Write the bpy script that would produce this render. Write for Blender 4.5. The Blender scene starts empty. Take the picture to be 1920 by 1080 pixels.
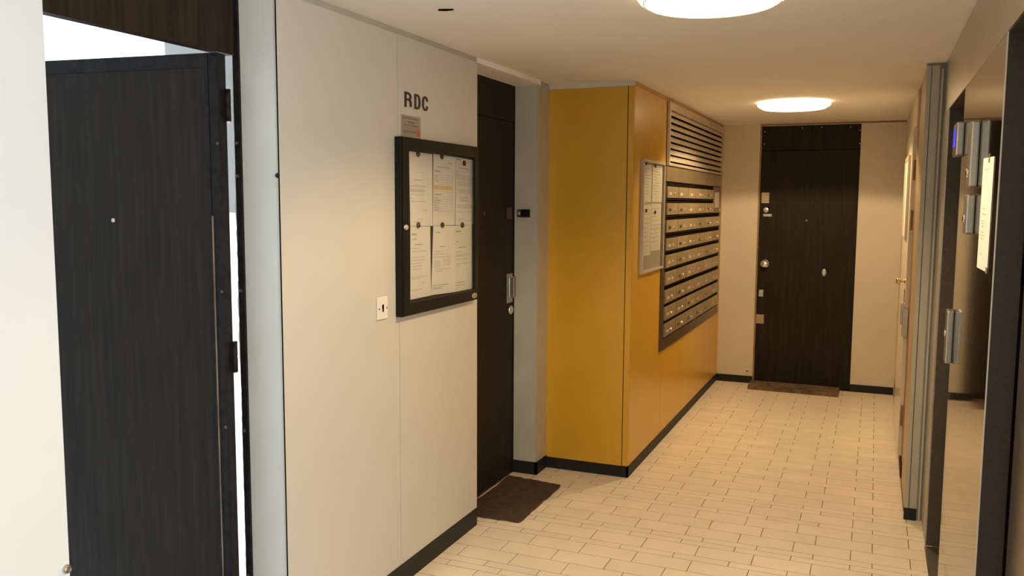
import bpy, bmesh, math, random
from mathutils import Vector, Matrix
random.seed(7)
SC = bpy.context.scene
COL = SC.collection

# ------------------------------------------------------------------ camera
FPX, YAW, PITCH, ROLL, EYE = 1611.17, 0.398946, 0.10035, 0.0051356, 1.6
_sy, _cy = math.sin(YAW), math.cos(YAW)
FWD = Vector((-_sy*math.cos(PITCH), _cy*math.cos(PITCH), -math.sin(PITCH)))
_r = Vector((_cy, _sy, 0)); _u = _r.cross(FWD)
RGT = math.cos(ROLL)*_r + math.sin(ROLL)*_u
UPV = -math.sin(ROLL)*_r + math.cos(ROLL)*_u
CAM = Vector((0, 0, EYE))
cd = bpy.data.cameras.new('camera'); cam = bpy.data.objects.new('camera', cd); COL.objects.link(cam)
cd.sensor_width = 36; cd.lens = FPX/1920*36; cd.clip_start = .02
cam.matrix_world = Matrix(((RGT.x, UPV.x, -FWD.x, CAM.x), (RGT.y, UPV.y, -FWD.y, CAM.y), (RGT.z, UPV.z, -FWD.z, CAM.z), (0, 0, 0, 1)))
SC.camera = cam

def hit(px, py, ax, val):
    """photo pixel -> point on the wall / floor plane  axis ax = val"""
    d = RGT*((px-960)/FPX) - UPV*((py-540)/FPX) + FWD
    return CAM + d*((val-CAM[ax])/d[ax])
def project(p):
    v = Vector(p)-CAM; z = v.dot(FWD)
    return 960+FPX*v.dot(RGT)/z, 540-FPX*v.dot(UPV)/z, z

# ------------------------------------------------------------------ light and exposure
vs = SC.view_settings
SC.display_settings.display_device = 'sRGB'
vs.view_transform = 'Standard'; vs.look = 'None'; vs.gamma = 1; vs.exposure = 0.0; vs.use_curve_mapping = False
w = bpy.data.worlds.new('daylight'); SC.world = w; w.use_nodes = True
w.node_tree.nodes['Background'].inputs[0].default_value = (.80, .92, 1, 1)
w.node_tree.nodes['Background'].inputs[1].default_value = 1.0
def area(name, loc, direction, sx, sy, power, color):
    l = bpy.data.lights.new(name, 'AREA'); l.shape = 'RECTANGLE'; l.size = sx; l.size_y = sy
    l.energy = power; l.color = color
    o = bpy.data.objects.new(name, l); COL.objects.link(o); o.location = loc
    o.rotation_euler = Vector(direction).to_track_quat('-Z', 'Y').to_euler()
    return o
# added area light, stands in for daylight from an unseen source behind the camera
area('added_lobby_daylight', (2.0, -.70, 1.10), (-1, .3, 0), 2.6, 1.9, 110, (.92, .98, 1))
# added area light, stands in for daylight inside the room behind the open door
area('added_room_daylight', (-4.62, 3.0, 1.5), (1, 0, 0), 1.3, 1.5, 120, (.78, .89, 1))
LAMP_COL = (1, .72, .39, 1); LAMP_STRENGTH = 10.0; LAMP_BULB = 59

# ------------------------------------------------------------------ materials
def nt(name):
    m = bpy.data.materials.new(name); m.use_nodes = True
    t = m.node_tree; return m, t, t.nodes['Principled BSDF']
def mat(name, col, rough=.55, metal=0, var=.06, scale=6, stretch=(1, 1, 1), bump=0, bscale=60, spec=.5, coat=0, rnd=0):
    m, t, b = nt(name)
    tc = t.nodes.new('ShaderNodeTexCoord'); mp = t.nodes.new('ShaderNodeMapping')
    mp.inputs['Scale'].default_value = stretch
    geo = t.nodes.new('ShaderNodeNewGeometry')
    t.links.new(geo.outputs['Position'], mp.inputs[0])
    n = t.nodes.new('ShaderNodeTexNoise'); n.inputs['Scale'].default_value = scale; n.inputs['Detail'].default_value = 5
    t.links.new(mp.outputs[0], n.inputs['Vector'])
    r = t.nodes.new('ShaderNodeValToRGB')
    r.color_ramp.elements[0].position = .3; r.color_ramp.elements[1].position = .7
    r.color_ramp.elements[0].color = tuple(c*(1-var) for c in col)+(1,)
    r.color_ramp.elements[1].color = tuple(min(1, c*(1+var)) for c in col)+(1,)
    t.links.new(n.outputs[0], r.inputs[0])
    src = r.outputs[0]
    if rnd:
        oi = t.nodes.new('ShaderNodeObjectInfo'); h = t.nodes.new('ShaderNodeHueSaturation')
        ma = t.nodes.new('ShaderNodeMapRange'); ma.inputs[3].default_value = 1-rnd; ma.inputs[4].default_value = 1+rnd
        t.links.new(oi.outputs['Random'], ma.inputs[0]); t.links.new(ma.outputs[0], h.inputs['Value'])
        t.links.new(src, h.inputs['Color']); src = h.outputs[0]
    t.links.new(src, b.inputs['Base Color'])
    b.inputs['Roughness'].default_value = rough; b.inputs['Metallic'].default_value = metal
    b.inputs['Specular IOR Level'].default_value = spec; b.inputs['Coat Weight'].default_value = coat
    if bump:
        n2 = t.nodes.new('ShaderNodeTexNoise'); n2.inputs['Scale'].default_value = bscale; n2.inputs['Detail'].default_value = 3
        t.links.new(mp.outputs[0], n2.inputs['Vector'])
        bp = t.nodes.new('ShaderNodeBump'); bp.inputs['Strength'].default_value = bump; bp.inputs['Distance'].default_value = .004
        t.links.new(n2.outputs[0], bp.inputs['Height']); t.links.new(bp.outputs[0], b.inputs['Normal'])
    return m
def emit(name, col, s, base=(.8, .8, .8, 1)):
    m, t, b = nt(name)
    b.inputs['Base Color'].default_value = base
    b.inputs['Emission Color'].default_value = col; b.inputs['Emission Strength'].default_value = s
    return m
def glass(name):
    m = bpy.data.materials.new(name); m.use_nodes = True; t = m.node_tree; t.nodes.clear()
    o = t.nodes.new('ShaderNodeOutputMaterial'); mx = t.nodes.new('ShaderNodeMixShader')
    tr = t.nodes.new('ShaderNodeBsdfTransparent'); gl = t.nodes.new('ShaderNodeBsdfGlossy'); gl.inputs['Roughness'].default_value = .03
    tr.inputs[0].default_value = (.94, .95, .94, 1)
    mx.inputs[0].default_value = .05; t.links.new(tr.outputs[0], mx.inputs[1]); t.links.new(gl.outputs[0], mx.inputs[2])
    t.links.new(mx.outputs[0], o.inputs[0]); return m
M = dict(
    white=mat('cool_white_paint', (.77, .785, .79), .5, var=.015, scale=2),
    cream=mat('cream_laminate', (.595, .565, .505), .38, var=.02, scale=2.5),
    farcream=mat('cream_paint', (.66, .585, .46), .45, var=.03, scale=3),
    ceil=mat('ceiling_paint', (.91, .89, .86), .75, var=.025, scale=2, bump=.05, bscale=25),
    grey=mat('grey_green_paint', (.68, .67, .61), .5, var=.04, scale=5),
    grey2=mat('shaded_grey_paint', (.52, .505, .44), .5, var=.07, scale=5),  # darker copy of the grey; the pilaster's weaker daylight is in its colour
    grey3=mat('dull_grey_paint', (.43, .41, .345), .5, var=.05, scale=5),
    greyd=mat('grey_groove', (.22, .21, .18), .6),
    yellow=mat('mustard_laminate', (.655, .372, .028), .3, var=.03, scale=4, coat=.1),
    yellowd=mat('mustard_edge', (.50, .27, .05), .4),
    black=mat('black_plastic_skirting', (.018, .019, .017), .5, spec=.2, var=.15),
    wood=mat('dark_wenge_laminate', (.021, .0165, .013), .55, spec=.12, var=.28, scale=9, stretch=(6, 6, .35), bump=.03, bscale=30),
    wood_warm=mat('dark_walnut_laminate', (.027, .017, .010), .5, spec=.12, var=.35, scale=9, stretch=(6, 6, .35), bump=.04, bscale=30),
    blackmetal=mat('worn_black_steel', (.013, .011, .010), .5, spec=.15, var=.5, scale=40),
    woodraw=mat('scuffed_wood_edge', (.16, .11, .065), .6, var=.5, scale=40, stretch=(1, 1, .2)),
    case=mat('black_powder_coat', (.007, .008, .007), .5, spec=.2, var=.15, scale=30),
    felt=mat('black_felt', (.008, .006, .005), .9),
    paper=mat('paper', (.80, .74, .69), .7, var=.015, scale=8),
    paper2=mat('paper_ivory', (.76, .70, .62), .7, var=.015, scale=8),
    ink=mat('grey_ink', (.42, .37, .33), .8), ink2=mat('dark_ink', (.14, .12, .10), .8),
    hilite=mat('yellow_highlight', (.78, .55, .18), .8),
    letter=mat('dark_plum_lettering', (.022, .008, .010), .4),
    chrome=mat('chrome', (.80, .78, .74), .12, 1, var=.02), nickel=mat('brushed_nickel', (.55, .52, .46), .3, 1, var=.05, scale=30),
    brass=mat('brass', (.62, .48, .25), .25, 1), plaque=mat('satin_plaque', (.36, .32, .26), .4, .4, var=.05),
    red=mat('red_orange_print', (.55, .12, .05), .6),
    ivory=mat('ivory_plastic', (.80, .75, .66), .35, var=.01),
    bronze=mat('bronze_anodised', (.42, .325, .20), .38, .55, var=.08, scale=14, rnd=.12),
    bronzed=mat('dark_bronze', (.12, .085, .055), .35, .6, var=.1),
    slot=mat('black_slot', (.010, .007, .006), .8, spec=.03),
    louvre=mat('aluminium_louvre', (.60, .52, .42), .38, .6, var=.1, scale=12), louvre_d=mat('louvre_void', (.016, .010, .007), .8, spec=.03),
    strip=mat('bronze_strip', (.36, .28, .17), .35, .7, var=.12, scale=9),
    steel=mat('stainless_steel', (.31, .295, .265), .07, 1, var=.03, scale=4, stretch=(1, 1, 8)),
    casing=mat('satin_casing', (.36, .345, .31), .32, .85, var=.03),
    steelh=mat('satin_steel', (.52, .48, .42), .3, 1, var=.03, scale=4),
    liftgrey=mat('charcoal_lift_frame', (.064, .054, .043), .5, spec=.2, var=.12, scale=60, bump=.03, bscale=200),
    void=mat('dark_gap', (.006, .005, .004), .8, spec=.03),
    tanwood=mat('tan_wood', (.52, .39, .23), .5, var=.2, scale=8, stretch=(6, 6, .5)),
    brownwood=mat('brown_wood', (.25, .15, .07), .55, var=.4, scale=10, stretch=(6, 6, .4)),
    ivorydoor=mat('gloss_ivory_paint', (.74, .66, .52), .22, var=.03, scale=4),
    mat1=mat('brown_coir_mat', (.075, .045, .028), .95, var=.3, scale=40, bump=.6, bscale=220),
    mat2=mat('patterned_mat', (.15, .10, .06), .95, var=.55, scale=16, bump=.5, bscale=200),
    mat3=mat('mat_rubber_edge', (.055, .035, .02), .8),
    tile=mat('cream_floor_tile', (.90, .80, .66), .36, var=.035, scale=7, rnd=.035, bump=.02, bscale=30),
    grout=mat('brown_grout', (.20, .125, .06), .9, var=.8, scale=7),
    groutf=mat('light_grout', (.50, .40, .28), .9, var=.2, scale=9),
    roomwhite=mat('white_room_paint', (.86, .87, .88), .6, var=.01),
    blue=emit('blue_led_display', (.06, .04, 1, 1), 1.0, (.01, .01, .03, 1)),
    lamprim=emit('opal_rim', LAMP_COL, 4.0),
    lamp=emit('opal_diffuser', LAMP_COL, LAMP_STRENGTH),
    lampring=mat('white_lamp_ring', (.82, .78, .70), .4, var=.01),
    glass=glass('board_glazing'), magnet=mat('dark_magnet', (.045, .025, .015), .35, .3),
    frost=mat('frosted_glazing', (.35, .34, .30), .2, var=.02),
    whiteal=mat('pale_aluminium', (.52, .47, .385), .4, .1, var=.04),
)

# ------------------------------------------------------------------ builders
ORG = {}
def _finish(name, bm, m, parent=None, origin=None, smooth=False):
    me = bpy.data.meshes.new(name)
    bmesh.ops.recalc_face_normals(bm, faces=bm.faces)
    if parent is not None and not ORG.get(parent.name, (0,))[-1] == 'local':
        off = Vector(ORG[parent.name][0])
        bmesh.ops.translate(bm, verts=bm.verts, vec=-off); loc = Vector((0, 0, 0)); wl = off
    elif parent is not None:
        loc = Vector((0, 0, 0)); wl = loc
    else:
        if origin is None:
            xs = [v.co.x for v in bm.verts]; ys = [v.co.y for v in bm.verts]; zs = [v.co.z for v in bm.verts]
            origin = ((min(xs)+max(xs))/2, (min(ys)+max(ys))/2, min(zs))
        loc = Vector(origin); bmesh.ops.translate(bm, verts=bm.verts, vec=-loc); wl = loc
    bm.to_mesh(me); bm.free(); me.materials.append(m)
    if smooth:
        for p in me.polygons: p.use_smooth = True
    o = bpy.data.objects.new(name, me); COL.objects.link(o); o.location = loc
    if parent is not None:
        o.parent = parent
        ORG[o.name] = (tuple(wl), ORG[parent.name][-1] if ORG[parent.name][-1] == 'local' else 'world')
    else: ORG[o.name] = (tuple(wl), 'world')
    return o
def bbox(bm, x0, x1, y0, y1, z0, z1, bevel=0, seg=2):
    vs_ = [bm.verts.new(c) for c in ((x0, y0, z0), (x1, y0, z0), (x1, y1, z0), (x0, y1, z0), (x0, y0, z1), (x1, y0, z1), (x1, y1, z1), (x0, y1, z1))]
    fs = [bm.faces.new([vs_[i] for i in f]) for f in ((0, 3, 2, 1), (4, 5, 6, 7), (0, 1, 5, 4), (1, 2, 6, 5), (2, 3, 7, 6), (3, 0, 4, 7))]
    if bevel:
        es = {e for f in fs for e in f.edges}
        bmesh.ops.bevel(bm, geom=list(es), offset=bevel, segments=seg, affect='EDGES', profile=.5)
def box(name, x0, x1, y0, y1, z0, z1, m, parent=None, bevel=0):
    bm = bmesh.new()
    bbox(bm, min(x0, x1), max(x0, x1), min(y0, y1), max(y0, y1), min(z0, z1), max(z0, z1), bevel)
    return _finish(name, bm, M[m], parent)
def boxes(name, lst, m, parent=None, bevel=0):
    bm = bmesh.new()
    for b in lst:
        bbox(bm, min(b[0], b[1]), max(b[0], b[1]), min(b[2], b[3]), max(b[2], b[3]), min(b[4], b[5]), max(b[4], b[5]), bevel)
    return _finish(name, bm, M[m], parent)
def lathe(name, center, axis, prof, m, parent=None, seg=24, sx=1, sz=1):
    """profile (radius, height along axis) turned about axis through center"""
    ax = Vector(axis).normalized()
    a = Vector((0, 0, 1)) if abs(ax.z) < .9 else Vector((1, 0, 0))
    u = ax.cross(a).normalized(); v = ax.cross(u).normalized()      # u: sideways, v: up/down
    bm = bmesh.new(); rings = []
    for r, h in prof:
        c = Vector(center)+ax*h
        if r < 1e-6: rings.append([bm.verts.new(c)])
        else: rings.append([bm.verts.new(c+u*(r*sx*math.cos(2*math.pi*i/seg))+v*(r*sz*math.sin(2*math.pi*i/seg))) for i in range(seg)])
    for A, B in zip(rings, rings[1:]):
        for i in range(seg):
            j = (i+1) % seg
            if len(A) == 1 and len(B) == 1: continue
            if len(A) == 1: bm.faces.new((A[0], B[i], B[j]))
            elif len(B) == 1: bm.faces.new((A[i], A[j], B[0]))
            else: bm.faces.new((A[i], A[j], B[j], B[i]))
    o = _finish(name, bm, M[m], parent)
    for p in o.data.polygons: p.use_smooth = len(p.vertices) == 4 and abs(p.normal.dot(ax)) < .75
    return o
def prism_yz(name, x0, x1, pts, m, parent=None):
    """outline in the (y,z) plane, extruded from x0 to x1"""
    bm = bmesh.new()
    A = [bm.verts.new((x0, y, z)) for y, z in pts]; B = [bm.verts.new((x1, y, z)) for y, z in pts]
    bm.faces.new(A); bm.faces.new(B[::-1])
    for i in range(len(pts)):
        j = (i+1) % len(pts); bm.faces.new((A[i], B[i], B[j], A[j]))
    return _finish(name, bm, M[m], parent)
def thing(name, loc, label=None, cat=None, group=None, kind=None, rz=0, local=False):
    o = bpy.data.objects.new(name, None); COL.objects.link(o); o.location = loc; o.rotation_euler = (0, 0, rz)
    o.empty_display_size = .05
    ORG[o.name] = (tuple(loc), 'local' if local else 'world')
    return tag(o, label, cat, group, kind)
def tag(o, label=None, cat=None, group=None, kind=None):
    if label: o['label'] = label
    if cat: o['category'] = cat
    if group: o['group'] = group
    if kind: o['kind'] = kind
    return o
def struct(o, label=None, cat=None): return tag(o, label, cat, None, 'structure')

XL, XREC, XY, XR, XE, XLIFT, YF, ZC = -1.763, -1.925, -1.269, .20, .28, .345, 7.78, 2.275
D1A, D1B, D2A, D2B, YEL, JOG = 1.431, 2.268, 3.747, 4.592, 4.757, 4.69
YB = -2.2      # back end of the unseen lobby added behind the camera

# ------------------------------------------------------------------ floor
fl = thing('floor', (-.6, 3, -.08)); struct(fl, 'cream rectangular floor tiles laid in wide and narrow rows', 'floor')
box('floor_slab', -2.1, .5, YB, YF+.15, -.08, -.0010, 'grout', fl)
box('added_lobby_floor', .5, 2.1, YB, 1.2, -.08, 0, 'tile', fl)  # floor of an unseen lobby added to bring in daylight
TW, TN, TL = .1227, .0548, .2485
PAT = [TN, TN, TW, TN, TW, TW, TW]     # going towards the camera from y = 4.684
PER = sum(PAT)
def leftx(y0, y1):
    if y0 >= YEL-.01: return XY
    if y0 >= D2B: return -1.775
    if y1 > D2A: return XREC
    if y1 > D1B: return XL
    if y1 > D1A: return XREC
    return XL
def rightx(y0, y1):
    if y0 >= JOG: return XR
    if y1 > 3.58: return XE+.03
    return XE
rows = []
y = 4.684+5*PER; k = 0
start_par = 1          # parity so that the narrow row below y=4.684 takes joint set A
i = 0; cnt = -5*7
while y > 2.3:
    h = PAT[i % 7]; rows.append((y-h, y, cnt % 2)); y -= h; i += 1; cnt += 1
tiles = []
for y0, y1, par in rows:
    if y0 > YF: continue
    y1c = min(y1, YF-.002)
    # the first narrow row under 4.684 (cnt=0) has joints of set A
    j0 = -.785 if par == 0 else -.942
    lx, rx = leftx(y0, y1), rightx(y0, y1)
    x = j0-TL*8
    while x < rx:
        a, b = max(x, lx), min(x+TL, rx)
        if b-a > .012: tiles.append((a, b, y0, y1c, abs(b-a-TL) < 1e-5 and y1c == y1))
        x += TL
GX, GY, TH = .0017, .0020, .0050
def tile_mesh(bm, x0, x1, y0, y1):
    bv = .0006; z = 0; zb = -TH
    c = [(x0+GX, y0+GY), (x1-GX, y0+GY), (x1-GX, y1-GY), (x0+GX, y1-GY)]
    t = [(x0+GX+bv, y0+GY+bv), (x1-GX-bv, y0+GY+bv), (x1-GX-bv, y1-GY-bv), (x0+GX+bv, y1-GY-bv)]
    B = [bm.verts.new((p[0], p[1], zb)) for p in c]; S = [bm.verts.new((p[0], p[1], z-bv*.6)) for p in c]; T = [bm.verts.new((p[0], p[1], z)) for p in t]
    bm.faces.new(T)
    for q in range(4):
        r = (q+1) % 4
        bm.faces.new((B[q], B[r], S[r], S[q])); bm.faces.new((S[q], S[r], T[r], T[q]))
def seen(t):
    cx, cyy = (t[0]+t[1])/2, (t[2]+t[3])/2
    if cyy < 1: return None
    px, py, d = project((cx, cyy, 0))
    if not (-20 < px < 1745 and py < 1085): return None
    if cyy < D2A and px < 700: return None
    return (t[1]-t[0])*(t[3]-t[2])/d**3
vis = sorted([(seen(t), t) for t in tiles if seen(t)], key=lambda q: -q[0])
single = set(t for _, t in vis[:298])
shared = {}
rest = bmesh.new(); nrest = 0
for t in tiles:
    if t not in single:
        tile_mesh(rest, *t[:4]); nrest += 1; continue
    w_, h_ = round(t[1]-t[0], 4), round(t[3]-t[2], 4)
    if (w_, h_) not in shared:
        bm = bmesh.new(); tile_mesh(bm, 0, t[1]-t[0], 0, t[3]-t[2])
        me = bpy.data.meshes.new('tile'); bm.to_mesh(me); bm.free(); me.materials.append(M['tile']); shared[(w_, h_)] = me
    o = bpy.data.objects.new('tile', shared[(w_, h_)]); COL.objects.link(o); o.parent = fl
    o.location = Vector((t[0], t[2], 0))-Vector(ORG['floor'][0])
o = _finish('small_tiles', rest, M['tile'], fl); o['kind'] = 'stuff'

# ------------------------------------------------------------------ ceiling and outer shell
ce = struct(box('ceiling', -2.1, .5, YB, YF+.15, ZC, ZC+.12, 'ceil'), 'plain off white ceiling with warm lamp light', 'ceiling')
c = hit(835, 19, 2, ZC)
pts = []
bm = bmesh.new()
import itertools
v = [bm.verts.new((c.x+dx, c.y+dy, ZC-dz)) for dx, dy, dz in ((-.030, .0, .0005), (-.012, -.030, .0005), (.036, -.012, .0005), (.030, .012, .0005), (0, .0, .004))]
for a, b in ((0, 1), (1, 2), (2, 3), (3, 0)): bm.faces.new((v[a], v[b], v[4]))
_finish('ceiling_crack', bm, M['void'], ce)
box('added_lobby_ceiling', .5, 2.1, YB, 1.2, ZC, ZC+.12, 'ceil', ce)  # ceiling of the same added lobby
bk = thing('wall_back', (0, YB, 0)); struct(bk, 'plain walls of the unseen lobby added behind the viewpoint', 'wall')
box('back_wall', -2.0, 2.15, YB-.1, YB, 0, ZC, 'farcream', bk)
box('added_lobby_wall', XE+.25, 2.15, 1.2, 1.3, 0, ZC, 'farcream', bk)
en = thing('added_opening_1', (2.1, -.5, 0)); struct(en, 'framed opening added to the unseen lobby to let daylight in', 'window')  # opening added out of view so daylight can enter
boxes('frame', [(2.06, 2.12, YB, -1.95, 0, ZC), (2.06, 2.12, .85, 1.2, 0, ZC), (2.06, 2.12, -1.95, .85, 2.1, ZC), (2.06, 2.12, -1.95, .85, 0, .08)], 'grey', en)
box('mullion', 2.07, 2.11, -.58, -.52, .08, 2.1, 'grey', en)

# ------------------------------------------------------------------ left wall
wn = struct(box('wall_left', XL-.22, XL, YB, D1A, 0, ZC, 'white'), 'cool white wall end beside the open dark door', 'wall')
p = hit(124, 1066, 0, XL)
s = lathe('door_stop', (XL, D1A-.012, p.z), (1, 0, 0), [(.009, 0), (.011, .006), (.008, .012), (0, .014)], 'nickel')
tag(s, 'tiny grey metal knob low on the white wall edge', 'knob')
wl = thing('wall_left_panelled', (XL, 3.0, 0)); struct(wl, 'cream laminate panelled wall between the two dark doors', 'wall')
box('wall_core', XL-.168, XL-.008, D1B+.006, D2A-.002, 0, ZC, 'grey', wl)
box('panel', XL-.010, XL, D1B-.004, 3.0055, .088, 2.252, 'cream', wl)
box('panel', XL-.010, XL, 3.0085, D2A, .088, 2.252, 'cream', wl)
box('seam', XL-.0078, XL-.004, 3.0056, 3.0084, .09, 2.25, 'void', wl)
box('reveal_lining', XL-.175, XL-.0005, D1B, D1B+.006, 0, ZC-.001, 'grey', wl)
box('ceiling_strip', XL-.0079, XL-.002, D1B+.006, D2A, 2.2522, ZC-.0005, 'grey3', wl)  # dark strip paints the shadow line where wall meets ceiling
box('edge_bead', XL-.004, XL, D1B-.0062, D1B-.0044, .02, 2.26, 'void', wl)
box('end_lining', XL-.16, XL-.0108, D2A-.0018, D2A+.0004, 0, 2.25, 'whiteal', wl)
struct(box('baseboard_left', XL-.008, XL+.003, D1B+.002, D2A-.004, 0, .088, 'black'))
p = hit(521, 329, 0, XL)
s = lathe('rubber_bumper', (XL-.006, D1B-.006, p.z), (0, -1, 0), [(.006, -.004), (.008, .002), (.006, .006), (0, .007)], 'black')
tag(s, 'small black rubber bumper at the grey door reveal corner', 'bumper')

# second door recess
struct(box('trim_1', XREC-.06, -1.765, D2A-.001, D2B, 2.252, ZC, 'ceil'), 'pale lintel strip above the recessed dark door', 'trim')
pil = thing('wall_left_pilaster', (-1.85, 4.67, 0)); struct(pil, 'grey pilaster between dark door and mustard wall', 'wall')
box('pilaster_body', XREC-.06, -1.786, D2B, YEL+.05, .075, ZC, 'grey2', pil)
box('side_panel', -1.7857, -1.776, D2B+.004, YEL, .075, ZC-.004, 'whiteal', pil)
struct(boxes('baseboard_pilaster', [(XREC, -1.772, D2B-.004, D2B+.01, 0, .075), (-1.784, -1.772, D2B-.004, YEL, 0, .075)], 'black'))

# ------------------------------------------------------------------ mustard wall
ym = thing('wall_mustard', (XY, 6.2, 0)); struct(ym, 'mustard yellow panelled wall carrying the mailboxes', 'wall')
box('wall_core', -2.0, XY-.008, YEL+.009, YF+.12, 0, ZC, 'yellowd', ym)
box('panel', -1.79, -1.307, YEL, YEL+.012, .066, 2.245, 'yellow', ym)
box('corner_strip', -1.304, XY-.001, YEL+.001, YEL+.014, .066, 2.245, 'yellow', ym, .002)
SEAM = 5.565
box('panel', XY-.009, XY, YEL+.016, SEAM-.002, .066, 2.25, 'yellow', ym)
box('panel', XY-.009, XY, SEAM+.002, YF-.004, .066, .66, 'yellow', ym)
box('seam', XY-.0078, XY-.003, SEAM-.0018, SEAM+.0018, .067, .625, 'brownwood', ym)
box('end_strip', XY-.009, XY+.004, 7.70, YF-.003, .066, 2.25, 'yellow', ym)
box('corner_line', -1.309, -1.304, YEL+.0005, YEL+.008, .066, 2.245, 'void', ym)
box('ceiling_strip', -1.79, XY-.002, YEL+.0005, YEL+.02, 2.246, ZC, 'grey', ym)
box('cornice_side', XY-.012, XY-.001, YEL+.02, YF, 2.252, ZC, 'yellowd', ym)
struct(boxes('baseboard_mustard', [(-1.784, XY+.003, YEL-.003, YEL+.01, 0, .065), (XY-.008, XY+.003, YEL-.003, YF, 0, .065)], 'black'))

# ------------------------------------------------------------------ far wall
fw = thing('wall_far', (-.55, YF, 0)); struct(fw, 'cream end wall around the far dark door', 'wall')
DX0, DX1 = -.952, -.143
box('panel', XY-.02, DX0, YF, YF+.15, 0, ZC, 'farcream', fw)
box('panel', DX1, XR+.3, YF, YF+.15, 0, 1.9742, 'farcream', fw)
box('panel', DX1, XR+.3, YF, YF+.15, 1.975, ZC-.014, 'farcream', fw)
box('lintel', DX0, DX1, YF+.004, YF+.15, 2.258, ZC, 'farcream', fw)
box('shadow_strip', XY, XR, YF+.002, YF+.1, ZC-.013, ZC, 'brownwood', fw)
box('cap', *(lambda q: (q.x-.010, q.x+.010))(hit(1401, 696, 1, YF)), YF-.004, YF, *(lambda q: (q.z-.006, q.z+.006))(hit(1401, 696, 1, YF)), 'brownwood', fw, .0015)
struct(box('baseboard_far', XY, DX0, YF-.011, YF, 0, .062, 'black'))
struct(box('baseboard_far', DX1, XR-.005, YF-.011, YF, 0, .062, 'black'))

# far door -------------------------------------------------------------
d3 = thing('door_1', (-.547, YF, 0)); struct(d3, 'dark brown wooden door with chrome knob at the corridor end', 'door')
yd = YF+.012
box('leaf', DX0+.016, DX1-.004, yd, yd+.045, .012, 2.046, 'wood', d3)
box('backing', DX0+.01, DX1, yd+.046, yd+.07, 0, 2.26, 'void', d3)  # unseen dark box added behind the seams to stop light leaking through
box('transom', DX0+.014, DX1-.002, yd-.004, yd+.04, 2.050, 2.256, 'wood', d3)
box('jamb', DX0, DX0+.014, YF-.003, YF+.06, 0, 2.256, 'brownwood', d3)
boxes('jamb', [(DX1-.0035, DX1+.001, YF-.002, YF+.05, 0, 2.256)], 'blackmetal', d3)
box('threshold', DX0+.014, DX1-.004, YF-.002, YF+.05, 0, .011, 'blackmetal', d3)
def on_far(a, b): 
    p, q = hit(*a, 1, yd), hit(*b, 1, yd); return min(p.x, q.x), max(p.x, q.x), min(p.z, q.z), max(p.z, q.z)
for a, b, m in (((1428, 361), (1442, 381), 'bronze'), ((1431, 401), (1447, 406), 'nickel'), ((1423, 543), (1431, 556), 'nickel'), ((1416, 589), (1432, 607), 'bronze')):
    x0, x1, z0, z1 = on_far(a, b)
    pl = box('lock_plate', x0, x1, yd-.005, yd, z0, z1, m, d3, .0015)
    lathe('rivet', ((x0+x1)/2, yd-.005, (z0+z1)/2), (0, -1, 0), [(.003, 0), (.0025, .0012), (0, .0015)], 'nickel', pl, 8)
p = hit(1436, 394, 1, yd)
cy_ = lathe('lock_cylinder', (p.x, yd, p.z), (0, -1, 0), [(.023, 0), (.022, .006), (.013, .008), (.012, .012), (0, .012)], 'nickel', d3, 20)
p = hit(1434, 494, 1, yd)
kn = lathe('knob', (p.x, yd, p.z), (0, -1, 0), [(.036, 0), (.035, .006), (.018, .010), (.016, .030), (.030, .042), (.032, .055), (.024, .064), (0, .067)], 'chrome', d3, 24)
p = hit(1545, 511, 1, yd)
ov = lathe('keyhole_plate', (p.x, yd, p.z), (0, -1, 0), [(.019, 0), (.018, .004), (.012, .006), (0, .006)], 'nickel', d3, 20, sx=1, sz=1.65)
p = hit(1512, 414, 1, yd)
lathe('peephole', (p.x, yd, p.z), (0, -1, 0), [(.010, 0), (.010, .004), (.006, .005), (0, .003)], 'bronzed', d3, 14)
for px, py in ((1434, 247), (1504, 240), (1541, 238), (1595, 238), (1614, 244), (1433, 270), (1613, 269)):
    p = hit(px, py, 1, yd-.004)
    lathe('screw', (min(max(p.x, DX0+.02), DX1-.008), yd-.004, p.z), (0, -1, 0), [(.0045, 0), (.004, .0015), (0, .002)], 'chrome', d3, 8)

# ------------------------------------------------------------------ door in the left recess (closed)
d2 = thing('door_2', (XREC, 4.17, 0)); struct(d2, 'closed dark brown door in the recess beside the notice case', 'door')
box('leaf', XREC-.045, XREC, D2A+.004, D2B-.010, .008, 2.046, 'wood', d2)
box('backing', XREC-.06, XREC-.046, D2A, D2B, 0, 2.26, 'void', d2)  # unseen dark box added to keep light out of the seams
box('transom', XREC-.04, XREC+.002, D2A+.004, D2B-.010, 2.050, 2.252, 'wood', d2)
box('stile', XREC-.04, XREC+.004, D2B-.010, D2B-.001, 0, 2.252, 'blackmetal', d2)
def on_x(a, b, x):
    p, q = hit(*a, 0, x), hit(*b, 0, x); return min(p.y, q.y), max(p.y, q.y), min(p.z, q.z), max(p.z, q.z)
y0, y1, z0, z1 = on_x((950, 389), (959, 410), XREC)
box('cover_plate', XREC, XREC+.004, y0, y1, z0, z1, 'bronzed', d2, .001)
y0, y1, z0, z1 = on_x((950, 514), (960, 566), XREC)
hp = box('handle_plate', XREC, XREC+.004, y0, y1, z0, z1, 'nickel', d2, .001)
boxes('pull_handle', [(XREC+.006, XREC+.030, y1-.028, y1-.020, z0+.03, z1-.018), (XREC+.022, XREC+.030, y1-.06, y1-.020, z0+.03, z1-.018), (XREC+.003, XREC+.008, y1-.05, y1-.02, z0+.035, z1-.023)], 'nickel', hp)
p = hit(957, 581, 0, XREC)
lk = lathe('lock_cylinder', (XREC, p.y, p.z), (1, 0, 0), [(.026, 0), (.025, .006), (.014, .009), (.013, .014), (0, .014)], 'chrome', d2, 20)
p = hit(908, 400, 0, XREC)
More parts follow.
